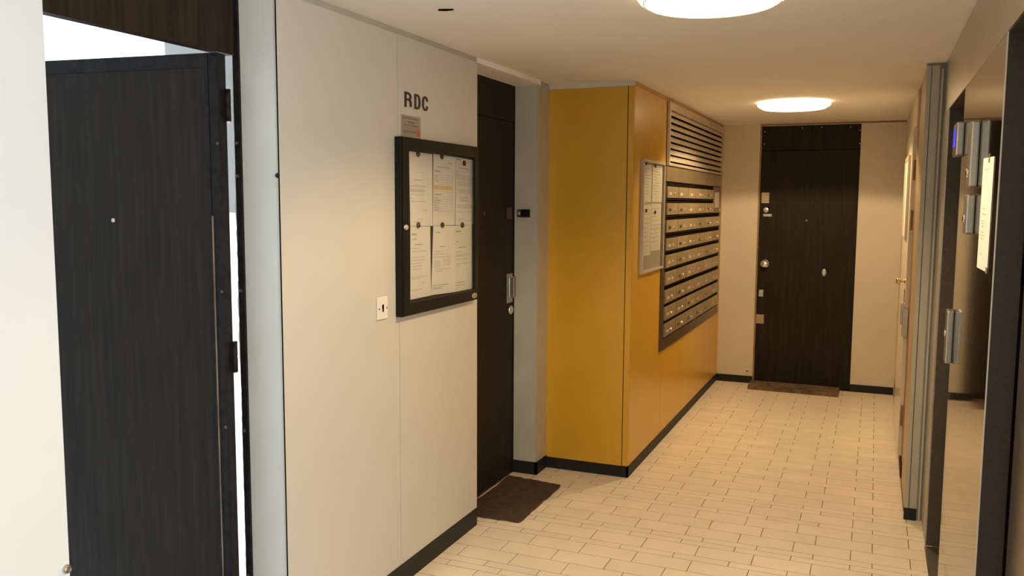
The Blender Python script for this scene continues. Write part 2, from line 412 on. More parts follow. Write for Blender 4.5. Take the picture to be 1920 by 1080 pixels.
lathe('peephole', (XREC, max(p.y, D2A+.05), p.z), (1, 0, 0), [(.009, 0), (.008, .003), (0, .003)], 'bronzed', d2, 12)
# bolt keeper on the grey reveal
p0, p1 = hit(970, 393, 1, D2B), hit(994, 407, 1, D2B)
bk_ = thing('door_bolt_keeper', ((p0.x+p1.x)/2, D2B, p1.z)); tag(bk_, 'small black latch box on the grey reveal beside the closed door', 'latch')
box('housing', p0.x+.028, p1.x, D2B-.014, D2B, p1.z, p0.z, 'blackmetal', bk_, .002)
box('back_plate', p0.x, p1.x, D2B-.003, D2B, p1.z-.002, p0.z+.002, 'bronzed', bk_)
lathe('button', (p0.x+.014, D2B-.002, (p0.z+p1.z)/2), (0, -1, 0), [(.011, 0), (.011, .010), (.007, .014), (0, .015)], 'chrome', bk_, 16)

# ------------------------------------------------------------------ open door on the left, and the white room behind it
fr = thing('trim_2', (XREC, 1.85, 0)); struct(fr, 'dark door frame and transom panel above the open door', 'trim')
box('transom_panel', XREC-.035, XREC, D1A+.001, D1B-.012, 2.063, ZC-.002, 'wood_warm', fr)
box('frame_jamb', XREC-.010, XREC+.012, D1B-.010, D1B-.0002, 0, ZC-.002, 'blackmetal', fr)
for py in (268, 330, 545, 806, 1076):
    p = hit(449, py, 1, D1B-.010)
    lathe('bolt', (XREC+.001, D1B-.010, p.z), (0, -1, 0), [(.006, 0), (.006, .002), (.003, .003), (0, .003)], 'bronzed', fr, 12)
bm = bmesh.new(); prev = None
for i in range(121):
    z = .02+2.03*i/120; e = random.uniform(.0005, .004)*(1.8 if 60 < i < 118 else .8)
    cur = [bm.verts.new((x, y, z)) for x, y in ((XREC-.0101, D1B-.009), (XREC-.0101-e, D1B-.009), (XREC-.0101-e, D1B-.004), (XREC-.0101, D1B-.004))]
    if prev:
        for a in range(4): bm.faces.new((prev[a], prev[(a+1) % 4], cur[(a+1) % 4], cur[a]))
    prev = cur
_finish('old_paint', bm, M['ivory'], fr)
LEAFROT = math.atan2(-.115, -.993)          # local +x runs along the leaf away from the hinge
ld = thing('door_3', (-1.905, 2.156, 0), kind='structure', rz=LEAFROT, local=True)
struct(ld, 'open dark brown door swung into the bright room', 'door')
# local: x along the leaf, y<0... front face (towards camera) is at local y = 0, body at local y<0 after rotation by ~187 deg
def lbox(name, x0, x1, y0, y1, z0, z1, m, parent=ld, bevel=0): return box(name, x0, x1, y0, y1, z0, z1, m, parent, bevel)
lbox('leaf', .034, .86, -.040, 0, .012, 2.056, 'wood')
lbox('hinge_stile', 0, .0335, -.040, .004, .012, 2.056, 'blackmetal', bevel=.002)
lbox('edge_moulding', .034, .046, .0002, .006, .012, 2.056, 'blackmetal', bevel=.002)
lbox('edge_moulding', .028, .0336, .0042, .0075, .012, 1.55, 'woodraw', bevel=.001)
lbox('top_rail', .047, .86, .0002, .003, 2.012, 2.055, 'blackmetal')
def leaf_hit(px, py):
    d = RGT*((px-960)/FPX) - UPV*((py-540)/FPX) + FWD
    u = Vector((math.cos(LEAFROT), math.sin(LEAFROT), 0)); n = Vector((-u.y, u.x, 0)); o0 = Vector((-1.905, 2.156, 0))
    t = (o0-CAM).dot(n)/d.dot(n); p = CAM+d*t
    return (p-o0).dot(u), p.z
x_, z_ = leaf_hit(213, 413)
ph = lathe('peephole', (x_, 0, z_), (0, 1, 0), [(.007, 0), (.007, .003), (.004, .004), (.003, .002), (0, .002)], 'nickel', ld, 16)
for px, py in ((421, 269), (430, 547), (436, 801)):
    x_, z_ = leaf_hit(px, py)
    lathe('bolt', (max(.006, x_), .004, z_), (0, 1, 0), [(.005, 0), (.005, .002), (0, .003)], 'bronzed', ld, 10)
for py in (195, 672):
    x_, z_ = leaf_hit(436, py)
    lathe('hinge', (-.012, -.030, z_-.05), (0, 0, 1), [(0, 0), (.009, 0), (.009, .048), (.0075, .05), (.009, .052), (.009, .1), (0, .1)], 'blackmetal', ld, 14)
    lathe('hinge_pin', (-.012, -.030, z_-.056), (0, 0, 1), [(0, 0), (.006, .001), (.006, .006)], 'ivory', ld, 12)
rw = thing('wall_room', (-3.2, 2.0, 0)); struct(rw, 'bright white walls of the room behind the open door', 'wall')
RX0, RX1, RY0, RY1, RZ = -4.7, XL-.177, -.4, 3.72, 2.9
box('room_floor', RX0, RX1, RY0, RY1, -.08, -.002, 'roomwhite', rw)
box('room_ceiling', RX0, RX1, RY0, RY1, RZ, RZ+.05, 'roomwhite', rw)
box('room_side', RX0, RX1, RY0-.05, RY0, 0, RZ, 'roomwhite', rw)
q = hit(187, 60, 1, RY1)
box('room_panel', RX0, q.x-.004, RY1, RY1+.05, 0, RZ, 'roomwhite', rw)
box('room_panel', q.x+.004, RX1, RY1, RY1+.05, 0, RZ, 'roomwhite', rw)
box('room_joint', q.x-.004, q.x+.004, RY1+.006, RY1+.05, 0, RZ, 'greyd', rw)
boxes('room_opening_wall', [(RX0-.05, RX0, RY0, 2.35, 0, RZ), (RX0-.05, RX0, 3.70, RY1, 0, RZ), (RX0-.05, RX0, 2.35, 3.70, 0, .7), (RX0-.05, RX0, 2.35, 3.70, 2.3, RZ)], 'roomwhite', rw)  # unseen wall; its opening is added for the room's daylight
boxes('room_partition', [(RX1-.003, RX1, RY0, D1A, 0, RZ), (RX1-.003, RX1, D1B+.05, RY1, 0, RZ), (RX1-.003, RX1, D1A, D1B+.05, 2.3, RZ)], 'roomwhite', rw)
box('upper_partition', RX1, RX1+.02, RY0, RY1, ZC+.12, RZ, 'roomwhite', rw)
# grey blind box seen in the hinge gap
g0 = hit(434, 395, 1, 3.4)
gb = thing('wall_cabinet', (g0.x, 3.5, g0.z)); tag(gb, 'pale grey tall cabinet seen through the hinge gap', 'cabinet')
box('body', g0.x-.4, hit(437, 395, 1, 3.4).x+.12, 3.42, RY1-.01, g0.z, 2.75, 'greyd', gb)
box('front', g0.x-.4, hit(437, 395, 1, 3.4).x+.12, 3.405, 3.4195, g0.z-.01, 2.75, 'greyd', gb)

# ------------------------------------------------------------------ right wall beyond the lifts
rr = thing('wall_right', (XR, 6.2, 0)); struct(rr, 'narrow right wall with tan and ivory cupboard doors', 'wall')
box('wall_core', XR+.02, XR+.3, JOG+.012, YF, 0, ZC, 'brownwood', rr)
box('end_panel', XR, XR+.02, 6.95, YF-.001, 0, ZC-.002, 'farcream', rr)
box('head_panel', XR+.002, XR+.02, JOG+.012, 5.27, 2.085, ZC-.001, 'tanwood', rr)
box('head_panel', XR+.001, XR+.02, 5.72, 6.95, 2.06, ZC-.001, 'farcream', rr)
box('wood_post', XR+.008, XR+.02, 5.275, 5.725, .06, ZC-.001, 'brownwood', rr)
box('post_foot', XR-.004, XR+.02, 5.40, 5.68, 0, .059, 'black', rr)
td = thing('door_4', (XR, 5.0, 0)); struct(td, 'narrow tan wooden cupboard door beside the grey pilaster', 'door')
box('leaf', XR, XR+.019, JOG+.014, 5.27, .02, 2.08, 'tanwood', td)
wd = thing('door_5', (XR, 6.3, 0)); struct(wd, 'glossy ivory cupboard door with brass knob and small notice board', 'door')
box('leaf', XR-.014, XR+.018, 5.735, 6.94, .03, 2.055, 'ivorydoor', wd, .002)
for zz in (.22, 1.50, 1.85): box('hinge', XR-.019, XR+.006, 6.90, 6.96, zz-.055, zz+.055, 'brownwood', wd)
for zz in (1.80, 1.50, .30): box('hinge', XR-.008, XR+.012, 5.70, 5.734, zz-.06, zz+.06, 'brownwood', wd)
kz = 1.12
kb = lathe('knob', (XR-.014, 5.84, kz), (-1, 0, 0), [(.016, 0), (.015, .003), (.009, .006), (.008, .024), (.019, .030), (.022, .040), (.018, .050), (0, .054)], 'brass', wd, 20)
box('keyhole_cover', XR-.018, XR-.014, 5.83, 5.855, kz-.13, kz-.05, 'brownwood', wd)
rl = box('rim_lock', XR-.034, XR-.014, 5.745, 5.82, .86, .985, 'nickel', wd, .003)
box('lock_keeper', XR-.026, XR+.006, 5.655, 5.725, .80, .965, 'nickel', wd, .002)
# small framed board on the ivory door
nb = thing('framed_notice', (XR-.02, 6.3, 1.37)); tag(nb, 'narrow aluminium framed notice on the ivory cupboard door', 'notice board')
X0 = XR-.014
boxes('frame', [(X0-.016, X0, 5.93, 5.95, 1.37, 1.90), (X0-.016, X0, 6.60, 6.62, 1.37, 1.90), (X0-.016, X0, 5.95, 6.60, 1.37, 1.39), (X0-.016, X0, 5.95, 6.60, 1.88, 1.90)], 'whiteal', nb)
box('backing', X0-.008, X0, 5.95, 6.60, 1.39, 1.88, 'paper2', nb)

# jog / grey metal pilaster
jg = thing('wall_right_pilaster', (.24, JOG, 0)); struct(jg, 'grey painted steel pilaster beside the lift doors', 'wall')
box('core', XR+.0205, XE+.12, JOG+.004, JOG+.20, 0, ZC, 'greyd', jg)
box('edge_strip', XR-.003, XR+.017, JOG-.006, JOG+.004, .06, ZC-.012, 'grey3', jg, .002)
box('main_strip', XR+.020, XR+.054, JOG-.002, JOG+.004, .06, ZC-.012, 'grey3', jg)
box('groove_strip', XR+.054, XR+.062, JOG+.001, JOG+.004, 0, ZC-.03, 'greyd', jg)
box('rib', XR+.062, XR+.072, JOG-.004, JOG+.004, 0, ZC-.03, 'grey3', jg, .002)
box('foot', XR-.004, XR+.052, JOG-.009, JOG+.004, 0, .058, 'black', jg)
box('cap', XR-.004, XE, JOG-.004, JOG+.004, ZC-.011, ZC, 'greyd', jg)

# ------------------------------------------------------------------ lift wall
lw = thing('wall_lift', (XE, 3, 0)); struct(lw, 'stainless steel lift wall with two charcoal door openings', 'wall')
HB = 2.023; O1A, O1B, O2A, O2B = 3.575, 4.355, 1.62, 2.472
box('header_panel', XE, XE+.25, 3.07, JOG+.003, HB, ZC-.001, 'steelh', lw)
box('header_panel', XE, XE+.25, 1.3, 3.068, HB, ZC-.001, 'steelh', lw)
box('jamb_panel', XE, XE+.25, O1B, JOG+.003, 0, HB, 'grey3', lw)
box('jamb_edge', XE-.0015, XE+.004, O1B-.004, O1B-.0002, 0, HB, 'nickel', lw)
box('steel_panel', XE, XE+.25, O1A, O2B+.0005, 0, HB-.001, 'steel', lw)
box('panel_edge_glint', XE-.0012, XE+.0035, O2B-.0025, O2B+.0002, 0, HB-.001, 'ivory', lw)  # pale strip paints the bright glint along the polished steel corner
box('steel_panel', XE, XE+.25, 1.3, O2A, 0, HB-.001, 'steel', lw)
box('reveal', XE+.004, XLIFT-.004, O1B-.004, O1B, .004, HB, 'liftgrey', lw)
box('reveal', XE+.002, XLIFT-.004, O2B-.004, O2B-.0003, .004, HB, 'liftgrey', lw)
box('soffit', XE+.002, XLIFT+.03, O1A, O1B-.004, HB-.003, HB-.0005, 'liftgrey', lw)
box('soffit', XE+.002, XLIFT+.03, O2A, O2B-.004, HB-.003, HB-.0005, 'liftgrey', lw)
box('lift_back', XE+.16, XE+.25, O1A-.01, O1B+.01, 0, HB, 'void', lw)
box('lift_back', XE+.16, XE+.25, O2A-.01, O2B+.01, 0, HB, 'void', lw)
box('sill', XE-.004, XLIFT+.03, O1A, O1B-.02, -.001, .004, 'nickel', lw)
box('sill', XE-.004, XLIFT+.03, O2A, O2B, -.001, .004, 'nickel', lw)
for nm, a, b, lab in (('door_6', O1A, O1B, 'far closed steel lift door behind the call boxes panel'), ('door_7', O2A, O2B, 'near closed steel lift door next to the bright panel edge')):
    dd = thing(nm, (XLIFT, (a+b)/2, 0)); struct(dd, lab, 'lift door')
    box('door_leaf', XLIFT, XLIFT+.03, a+.006, (a+b)/2-.001, .008, HB-.006, 'steelh', dd)
    box('door_leaf', XLIFT+.0, XLIFT+.03, (a+b)/2+.001, b-.030, .008, HB-.006, 'steelh', dd)

# call boxes on the steel panel -----------------------------------------
def callbox(name, cpx, cpy, ztop_px, zbot_px, prot, length, lab, cat):
    p = hit(cpx, cpy, 0, XE); zt = hit(cpx, ztop_px, 0, XE).z; zb = hit(cpx, zbot_px, 0, XE).z
    y0 = p.y
    t = thing(name, (XE, y0+length/2, zb)); tag(t, lab, cat)
    box('casing', XE-prot, XE, y0, y0+length, zb, zt, 'casing', t, .006)
    return t, y0, zb, zt
t, y0, zb, zt = callbox('floor_indicator', 1808, 260, 229, 291, .026, .14, 'steel lift indicator box with glowing blue display', 'display')
s = box('blue_screen', XE-.0275, XE-.0258, y0+.03, y0+.11, zb+.035, zt-.025, 'blue', t)
t, y0, zb, zt = callbox('call_box', 1836, 290, 228, 351, .025, .09, 'taller steel lift call box above the other on the panel', 'call box')
lathe('button', (XE-.025, y0+.05, zb+.045), (-1, 0, 0), [(.014, 0), (.014, .003), (.010, .005), (0, .005)], 'chrome', t, 16)
t, y0, zb, zt = callbox('call_box', 1828, 400, 364, 441, .025, .09, 'shorter steel lift call box directly under the taller one', 'call box')
lathe('button', (XE-.025, y0+.05, zb+.05), (-1, 0, 0), [(.014, 0), (.014, .003), (.010, .005), (0, .005)], 'chrome', t, 16)
t, y0, zb, zt = callbox('call_box', 1787, 635, 579, 689, .024, .07, 'low narrow steel call box at the edge of the far lift opening', 'call box')
lathe('button', (XE-.024, y0+.035, zb+.11), (-1, 0, 0), [(.012, 0), (.012, .003), (.009, .004), (0, .004)], 'chrome', t, 16)
# paper taped to the steel
def quad_sheet(name, pts, thick_axis, m, parent=None):
    bm = bmesh.new()
    n = Vector(thick_axis)
    A = [bm.verts.new(p) for p in pts]; B = [bm.verts.new(Vector(p)+n) for p in pts]
    bm.faces.new(A); bm.faces.new(B[::-1])
    for i in range(4): bm.faces.new((A[i], B[i], B[(i+1) % 4], A[(i+1) % 4]))
    return _finish(name, bm, M[m], parent)
xs = XE-.0006
P4 = [hit(1845, 297, 0, xs), hit(1865, 293, 0, xs), hit(1851, 511, 0, xs), hit(1832, 501, 0, xs)]
ps = thing('taped_paper', (XE, P4[0].y, P4[3].z)); tag(ps, 'white paper notice taped to the steel lift panel', 'paper')
quad_sheet('sheet', P4, (-.0009, 0, 0), 'paper', ps)
def bilerp(P, u, v): return (P[0]*(1-u)+P[1]*u)*(1-v)+(P[3]*(1-u)+P[2]*u)*v
lines = bmesh.new()
def add_bar(bm, P, u0, u1, v0, v1, off):
    c = [bilerp(P, u0, v0), bilerp(P, u1, v0), bilerp(P, u1, v1), bilerp(P, u0, v1)]
    bm.faces.new([bm.verts.new(Vector(q)+Vector(off)) for q in c])
for v_ in (.10, .45, .50, .56, .585, .61, .66, .69, .72, .86): add_bar(lines, P4, .2, .2+random.uniform(.25, .55), v_, v_+.008, (-.0013, 0, 0))
_finish('print', lines, M['ink'], ps)['kind'] = 'stuff'
box('tape', XE-.0022, XE-.0017, P4[1].y+.09, P4[1].y+.12, P4[1].z-.012, P4[1].z+.012, 'ink2', ps)
box('tape', XE-.0022, XE-.0017, P4[2].y-.005, P4[2].y+.03, P4[2].z-.004, P4[2].z+.012, 'ink2', ps)

# ------------------------------------------------------------------ ceiling lamps
def lamp(x, y, label, blend):
    t = thing('ceiling_light', (x, y, ZC)); tag(t, label, 'ceiling light', 'round ceiling lights')
    R_ = .235; n = 48
    lathe('base_ring', (x, y, ZC), (0, 0, -1), [(R_-.012, 0), (R_, 0), (R_+.002, .020), (R_-.006, .030), (R_-.016, .030), (R_-.018, .0)], 'lamprim', t, n)
    lathe('diffuser', (x, y, ZC), (0, 0, -1), [(R_-.020, .004), (R_-.020, .036), (R_-.032, .044), (R_-.10, .049), (0, .051)], 'lamp', t, n)
    lathe('trim_ring', (x, y, ZC), (0, 0, -1), [(R_-.0195, .0345), (R_-.0155, .0345), (R_-.0155, .0375), (R_-.0195, .0375), (R_-.0195, .0345)], 'lampring', t, n)
    # the bulb behind the lens throws its light down in a wide cone cut off by the ring
    b = bpy.data.lights.new('bulb', 'SPOT'); b.energy = LAMP_BULB; b.color = LAMP_COL[:3]; b.spot_size = math.radians(151); b.spot_blend = blend; b.shadow_soft_size = .05
    bo = bpy.data.objects.new('bulb', b); COL.objects.link(bo); bo.parent = t; bo.location = (0, 0, -.115)
lamp(-.515, 2.86, 'round glowing ceiling lamp above the RDC notice wall', .40)
lamp(-.542, 6.155, 'round glowing ceiling lamp in front of the mailboxes', .10)

# ------------------------------------------------------------------ RDC lettering
def stroke_letter(name, strokes, wy, wz, y0, z0, w, h, parent):
    """each stroke one mitred ribbon drawn with a flat pen (wy across, wz high)"""
    bm = bmesh.new()
    for k, s_ in enumerate(strokes):
        p = [Vector((y0+a*w, z0+b*h)) for a, b in s_]
        p = [q for i, q in enumerate(p) if i == 0 or (q-p[i-1]).length > 1e-6]
        if k == 0 and len(p) == 2: p = [p[0]-Vector((0, wz/2)), p[1]+Vector((0, wz/2))]
        nrm = [Vector((-(q-r).y, (q-r).x)).normalized() for r, q in zip(p, p[1:])]
        L, R = [], []
        for i, c in enumerate(p):
            a, b = nrm[max(i-1, 0)], nrm[min(i, len(nrm)-1)]
            m_ = (a+b).normalized(); m_ = m_/max(.5, m_.dot(b))
            o_ = Vector((m_.x*wy/2, m_.y*wz/2)); L.append(c+o_); R.append(c-o_)
        xo = XL+.0030+.0002*k
        f = [[bm.verts.new((x, q.x, q.y)) for q in E] for x in (XL+.0002, xo) for E in (L, R)]
        for i in range(len(p)-1):
            for A, B in ((f[0], f[1]), (f[2], f[3]), (f[0], f[2]), (f[1], f[3])): bm.faces.new((A[i], A[i+1], B[i+1], B[i]))
        for i in (0, -1): bm.faces.new((f[0][i], f[1][i], f[3][i], f[2][i]))
    return _finish(name, bm, M['letter'], parent)
def arc(cx, cy, rx, ry, a0, a1, n=10): return [(cx+rx*math.cos(math.radians(a0+(a1-a0)*i/n)), cy+ry*math.sin(math.radians(a0+(a1-a0)*i/n))) for i in range(n+1)]
tl, tr = hit(757, 170, 0, XL), hit(804, 180, 0, XL)
rd = thing('wall_lettering', (XL, (tl.y+tr.y)/2, 1.94)); tag(rd, 'dark letters RDC on the cream wall above the plaque', 'lettering')
LW = .064; zl0 = hit(760, 202, 0, XL).z; LH = tl.z-zl0
R_s = [[(0, 0), (0, 1)], [(0, 1), (.45, 1)]+arc(.45, .76, .5, .24, 90, -90)+[(0, .52)], [(.5, .52)]+arc(.5, .36, .45, .16, 90, 0, 5)+[(.98, 0)]]
D_s = [[(0, 0), (0, 1)], [(0, 1), (.4, 1)]+arc(.4, .62, .55, .38, 90, 0, 6)+arc(.4, .38, .55, .38, 0, -90, 6)+[(0, 0)]]
C_s = [arc(.5, .66, .48, .34, 5, 180, 10)+arc(.5, .34, .48, .34, 180, 355, 10)]
ys_ = [hit(758, 175, 0, XL).y+.007, hit(776.5, 175, 0, XL).y+.007, hit(791, 180, 0, XL).y+.007]
for nm, st, y_ in zip(('letter_r', 'letter_d', 'letter_c'), (R_s, D_s, C_s), ys_):
    stroke_letter('letter', st, .0140, .0090, y_, zl0+.007, {'letter_r': .043}.get(nm, .037), LH-.014, rd)

# plaque -----------------------------------------------------------------
a, b = hit(750.5, 214, 0, XL), hit(788.5, 257, 0, XL)
pq = thing('wall_plaque', (XL, (a.y+b.y)/2, 1.85)); tag(pq, 'small satin metal plaque with orange dot under the RDC letters', 'plaque')
py0, py1, pz1 = a.y+.004, b.y-.004, a.z; pz0 = 1.845
box('plate', XL, XL+.003, py0, py1, pz0, pz1, 'plaque', pq, .001)
W_ = py1-py0
boxes('print', [(XL+.0031, XL+.0036, py0+.01, py1-.02, pz1-.013, pz1-.010), (XL+.0031, XL+.0036, py0+W_*.34, py0+W_*.65, pz1-.029, pz1-.024), (XL+.0031, XL+.0036, py0+W_*.12, py0+W_*.56, pz1-.040, pz1-.037), (XL+.0031, XL+.0036, py0+W_*.56, py0+W_*.85, pz1-.042, pz1-.037), (XL+.0031, XL+.0036, py0+W_*.08, py0+W_*.72, pz1-.063, pz1-.061), (XL+.0031, XL+.0036, py0+W_*.08, py0+W_*.72, pz1-.068, pz1-.066)], 'ink2', pq)['kind'] = 'stuff'
lathe('orange_dot', (XL+.003, py1-W_*.13, pz1-.066), (1, 0, 0), [(.014, 0), (.014, .0008), (0, .0008)], 'red', pq, 20)

# key switch --------------------------------------------------------------
a, b = hit(704.5, 558, 0, XL), hit(725, 596, 0, XL)
ks = thing('key_switch', (XL, (a.y+b.y)/2, b.z)); tag(ks, 'square ivory switch plate with dark key slot on the cream wall', 'switch')
mz, my = (a.z+b.z)/2, (a.y+b.y)/2
box('plate', XL, XL+.008, a.y+.002, b.y-.002, b.z, a.z, 'ivory', ks, .003)
boxes('slot', [(XL+.0078, XL+.0086, my-.004, my+.006, mz-.016, mz+.014), (XL+.0078, XL+.0086, my-.007, my+.004, mz-.004, mz+.010)], 'void', ks)
for dy in (-.028, .028): lathe('screw', (XL+.0078, my+dy, mz-.002), (1, 0, 0), [(.004, 0), (.0035, .0012), (0, .0014)], 'bronzed', ks, 10)

# ------------------------------------------------------------------ notice case
XF = XL+.037; XBK = XL+.011
NY0, NY1, NZ0, NZ1 = 2.978, 3.69, 1.135, 1.853
nc = thing('notice_case', (XL, (NY0+NY1)/2, NZ0)); tag(nc, 'black framed glazed notice case on the cream wall below the letters', 'notice board')
box('back_board', XL+.001, XBK, NY0+.006, NY1-.006, NZ0+.006, NZ1-.006, 'felt', nc)
fwid = .018
boxes('case_body', [(XL+.001, XF-.006, NY0, NY0+fwid, NZ0, NZ1), (XL+.001, XF-.006, NY1-fwid, NY1, NZ0, NZ1), (XL+.001, XF-.006, NY0+fwid, NY1-fwid, NZ0, NZ0+fwid), (XL+.001, XF-.006, NY0+fwid, NY1-fwid, NZ1-fwid, NZ1)], 'case', nc, .002)
f0, f1 = .005, .052
dr = boxes('glazed_door', [(XF-.006, XF, NY0+f0, NY0+f1, NZ0+f0, NZ1-f0), (XF-.006, XF, NY1-f1+.008, NY1-f0, NZ0+f0, NZ1-f0), (XF-.006, XF, NY0+f1, NY1-f1+.008, NZ0+f0, NZ0+f1), (XF-.006, XF, NY0+f1, NY1-f1+.008, NZ1-f1, NZ1-f0)], 'case', nc, .0015)
box('glass_pane', XF-.005, XF-.003, NY0+f1-.004, NY1-f1+.012, NZ0+f1-.004, NZ1-f1+.004, 'glass', dr)
p = hit(760, 426, 0, XF)
lathe('lock', (XF, p.y, p.z), (1, 0, 0), [(.012, 0), (.012, .006), (.008, .010), (0, .010)], 'chrome', dr, 18)
p = hit(890, 554, 0, XF)
lathe('maker_badge', (XF, p.y-.004, p.z), (1, 0, 0), [(.013, 0), (.013, .0025), (.004, .004), (0, .004)], 'plaque', dr, 24, sx=2.0, sz=1)

# sheets pinned inside the case
def sheet(px4, label, bars, m='paper', x=XBK+.0014, group=None, hil=None, tbl=None, blocks=()):
    P = [hit(*p, 0, x) for p in px4]
    t = thing('notice_sheet', (x, (P[0].y+P[1].y)/2, P[3].z)); tag(t, label, 'paper', group)
    quad_sheet('sheet', P, (.0004, 0, 0), m, t)
    bm = bmesh.new(); off = (.0009, 0, 0)
    for u0, u1, v0, hh in bars: add_bar(bm, P, u0, u1, v0, v0+hh, off)
    if tbl:
        for (ua, ub, va, vb, n) in tbl:
            for k in range(n+1): add_bar(bm, P, ua, ub, va+(vb-va)*k/n, va+(vb-va)*k/n+.003, off)
            for uu in (ua, ua+(ub-ua)*.68, ub-.006): add_bar(bm, P, uu, uu+.007, va, vb, off)
    for (ua, ub, va, vb) in blocks: add_bar(bm, P, ua, ub, va, vb, off)
    _finish('print', bm, M['ink'], t)['kind'] = 'stuff'
    if hil:
        bm = bmesh.new(); add_bar(bm, P, *hil, (.0007, 0, 0)); _finish('highlighted_row', bm, M['hilite'], t)
    return t
L_ = lambda u0, u1, v, h=.006: (u0, u1, v, h)
sheet([(767, 283.5), (810.5, 289), (811, 423.5), (769.5, 424)], 'letter sheet with a short centred heading, upper row of the notice case, by the lock',
      [L_(.15, .55, .37, .010), L_(.02, .68, .45), L_(.02, .66, .465), L_(.02, .66, .50), L_(.02, .66, .515), L_(.02, .62, .53), L_(.02, .6, .57), L_(.02, .1, .62), L_(.02, .65, .66), L_(.5, .75, .78), L_(.3, .5, .91), L_(.1, .55, .94, .005), L_(.4, .6, .27)])
sheet([(812.5, 288), (855, 294.5), (852.5, 422), (811.5, 423)], 'typed table sheet with one yellow highlighted row in the notice case',
      [L_(.15, .75, .17, .011), L_(.05, .3, .23, .014), L_(.62, .85, .095, .008), L_(.64, .80, .115, .006), L_(.05, .36, .555, .014)]+[L_(.05, .05+random.uniform(.12, .3), .30+.034*k, .011) for k in range(3)]+[L_(.05, .05+random.uniform(.15, .3), .605+.034*k, .011) for k in range(6)],
      hil=(.03, .85, .437, .487), tbl=[(.03, .88, .285, .52, 7), (.03, .88, .59, .80, 6)])
sheet([(855.5, 294.5), (887.5, 300.5), (889, 421.5), (853.5, 422)], 'dense letter sheet in the upper corner of the notice case, by the dark door',
      [L_(.02, .25, .02, .02), L_(.02, .3, .055), L_(.1, .35, .09), L_(.1, .7, .145, .012), L_(.02, .5, .205)]+[L_(.05, .85, .255+.022*k) for k in range(4)]+[L_(.08, .88, .36+.021*k) for k in range(3)]+[L_(.12, .85, .47+.02*k) for k in range(3)]+[L_(.2, .65, .58+.026*k, .008) for k in range(3)]+[L_(.1, .9, .70+.018*k) for k in range(3)]+[L_(.1, .4, .80), L_(.5, .9, .80), L_(.12, .5, .90, .005), L_(.1, .85, .93, .005)])
sheet([(769.5, 424.5), (806.5, 424.5), (808, 554), (769.5, 562)], 'letter sheet with bold letterhead hanging below the lock in the notice case',
      [L_(.05, .3, .10, .022), L_(.1, .3, .17, .012), L_(.2, .6, .245, .013), L_(.05, .45, .30), L_(.05, .75, .34), L_(.05, .7, .425), L_(.05, .68, .465), L_(.05, .6, .505), L_(.05, .55, .55), L_(.05, .55, .59), L_(.05, .8, .70), L_(.05, .5, .72), L_(.55, .7, .79), L_(.05, .55, .875, .008)])
sheet([(812.5, 423.5), (852.5, 423), (853.5, 547.5), (808, 553.5)], 'sheet with two small grid tables, lower row of the notice case',
      [L_(.1, .3, .09, .012), L_(.3, .55, .30, .010), L_(.05, .4, .37), L_(.05, .75, .41), L_(.05, .78, .45), L_(.15, .8, .63), L_(.15, .45, .66), L_(.05, .7, .86, .010), L_(.05, .5, .89, .010), L_(.05, .4, .91, .010)],
      m='paper', tbl=[(.1, .32, .51, .60, 5), (.5, .78, .48, .58, 6)])
sheet([(852.5, 423), (885, 421.5), (886, 541), (853.5, 547.5)], 'ivory letter sheet in the lower corner of the notice case, by the dark door',
      [L_(.03, .35, .08, .022), L_(.05, .25, .24, .010), L_(.2, .62, .325, .014), L_(.05, .3, .395, .008), L_(.05, .82, .44), L_(.05, .8, .46), L_(.05, .65, .51), L_(.05, .82, .58), L_(.05, .3, .605), L_(.6, .7, .67), L_(.08, .55, .86, .012), L_(.05, .6, .90, .010)], m='paper2')
for px, py, wh in ((784.5, 288.5, 'at the top of the sheet with a short centred heading'), (829, 293.5, 'at the top of the highlighted table sheet'), (871, 306, 'at the top of the dense letter sheet'),
                   (785, 422, 'at the top of the bold letterhead sheet'), (830, 422, 'at the top of the sheet with two small grids'), (867.5, 422, 'between the dense letter sheet and the ivory sheet')):
    p = hit(px, py, 0, XBK+.006)
    o = lathe('round_magnet', (XBK+.0024, p.y, p.z), (1, 0, 0), [(0, 0), (.0125, 0), (.0125, .005), (.010, .0075), (0, .008)], 'magnet', None, 16)
    tag(o, 'dark round magnet '+wh, 'magnet', 'magnets in the notice case')

# ------------------------------------------------------------------ white board on the mustard wall
WY0, WY1, WZ0, WZ1 = 4.925, 5.47, 1.178, 1.850; WX = XY+.022
wb = thing('aluminium_notice_case', (XY, 5.2, WZ0)); tag(wb, 'slim aluminium notice case on the mustard wall beside the mailboxes', 'notice board')
box('backing', XY, XY+.006, WY0+.004, WY1-.004, WZ0+.004, WZ1-.004, 'whiteal', wb)
f = .016
boxes('frame', [(XY, WX, WY0, WY0+f, WZ0, WZ1), (XY, WX, WY1-f, WY1, WZ0, WZ1), (XY, WX, WY0+f, WY1-f, WZ0, WZ0+f), (XY, WX, WY0+f, WY1-f, WZ1-f, WZ1)], 'whiteal', wb, .002)
box('glass_pane', WX-.004, WX-.002, WY0+f-.002, WY1-f+.002, WZ0+f-.002, WZ1-f+.002, 'glass', wb)
def wsheet(y0, y1, z0, z1, label, x=XY+.0066, n=9, m='paper2'):
    t = thing('posted_sheet', (x, (y0+y1)/2, z0)); tag(t, label, 'paper')
    box('sheet', x, x+.0005, y0, y1, z0, z1, m, t)
    boxes('print', [(x+.0006, x+.0010, y0+.02, y0+.02+(y1-y0)*random.uniform(.4, .8), z1-.03-(z1-z0-.06)*k/n, z1-.027-(z1-z0-.06)*k/n) for k in range(n)], 'ink', t)['kind'] = 'stuff'
wsheet(WY0+.03, WY0+.24, 1.60, 1.825, 'upper sheet with typed lines in the slim aluminium notice case, by its mustard side')
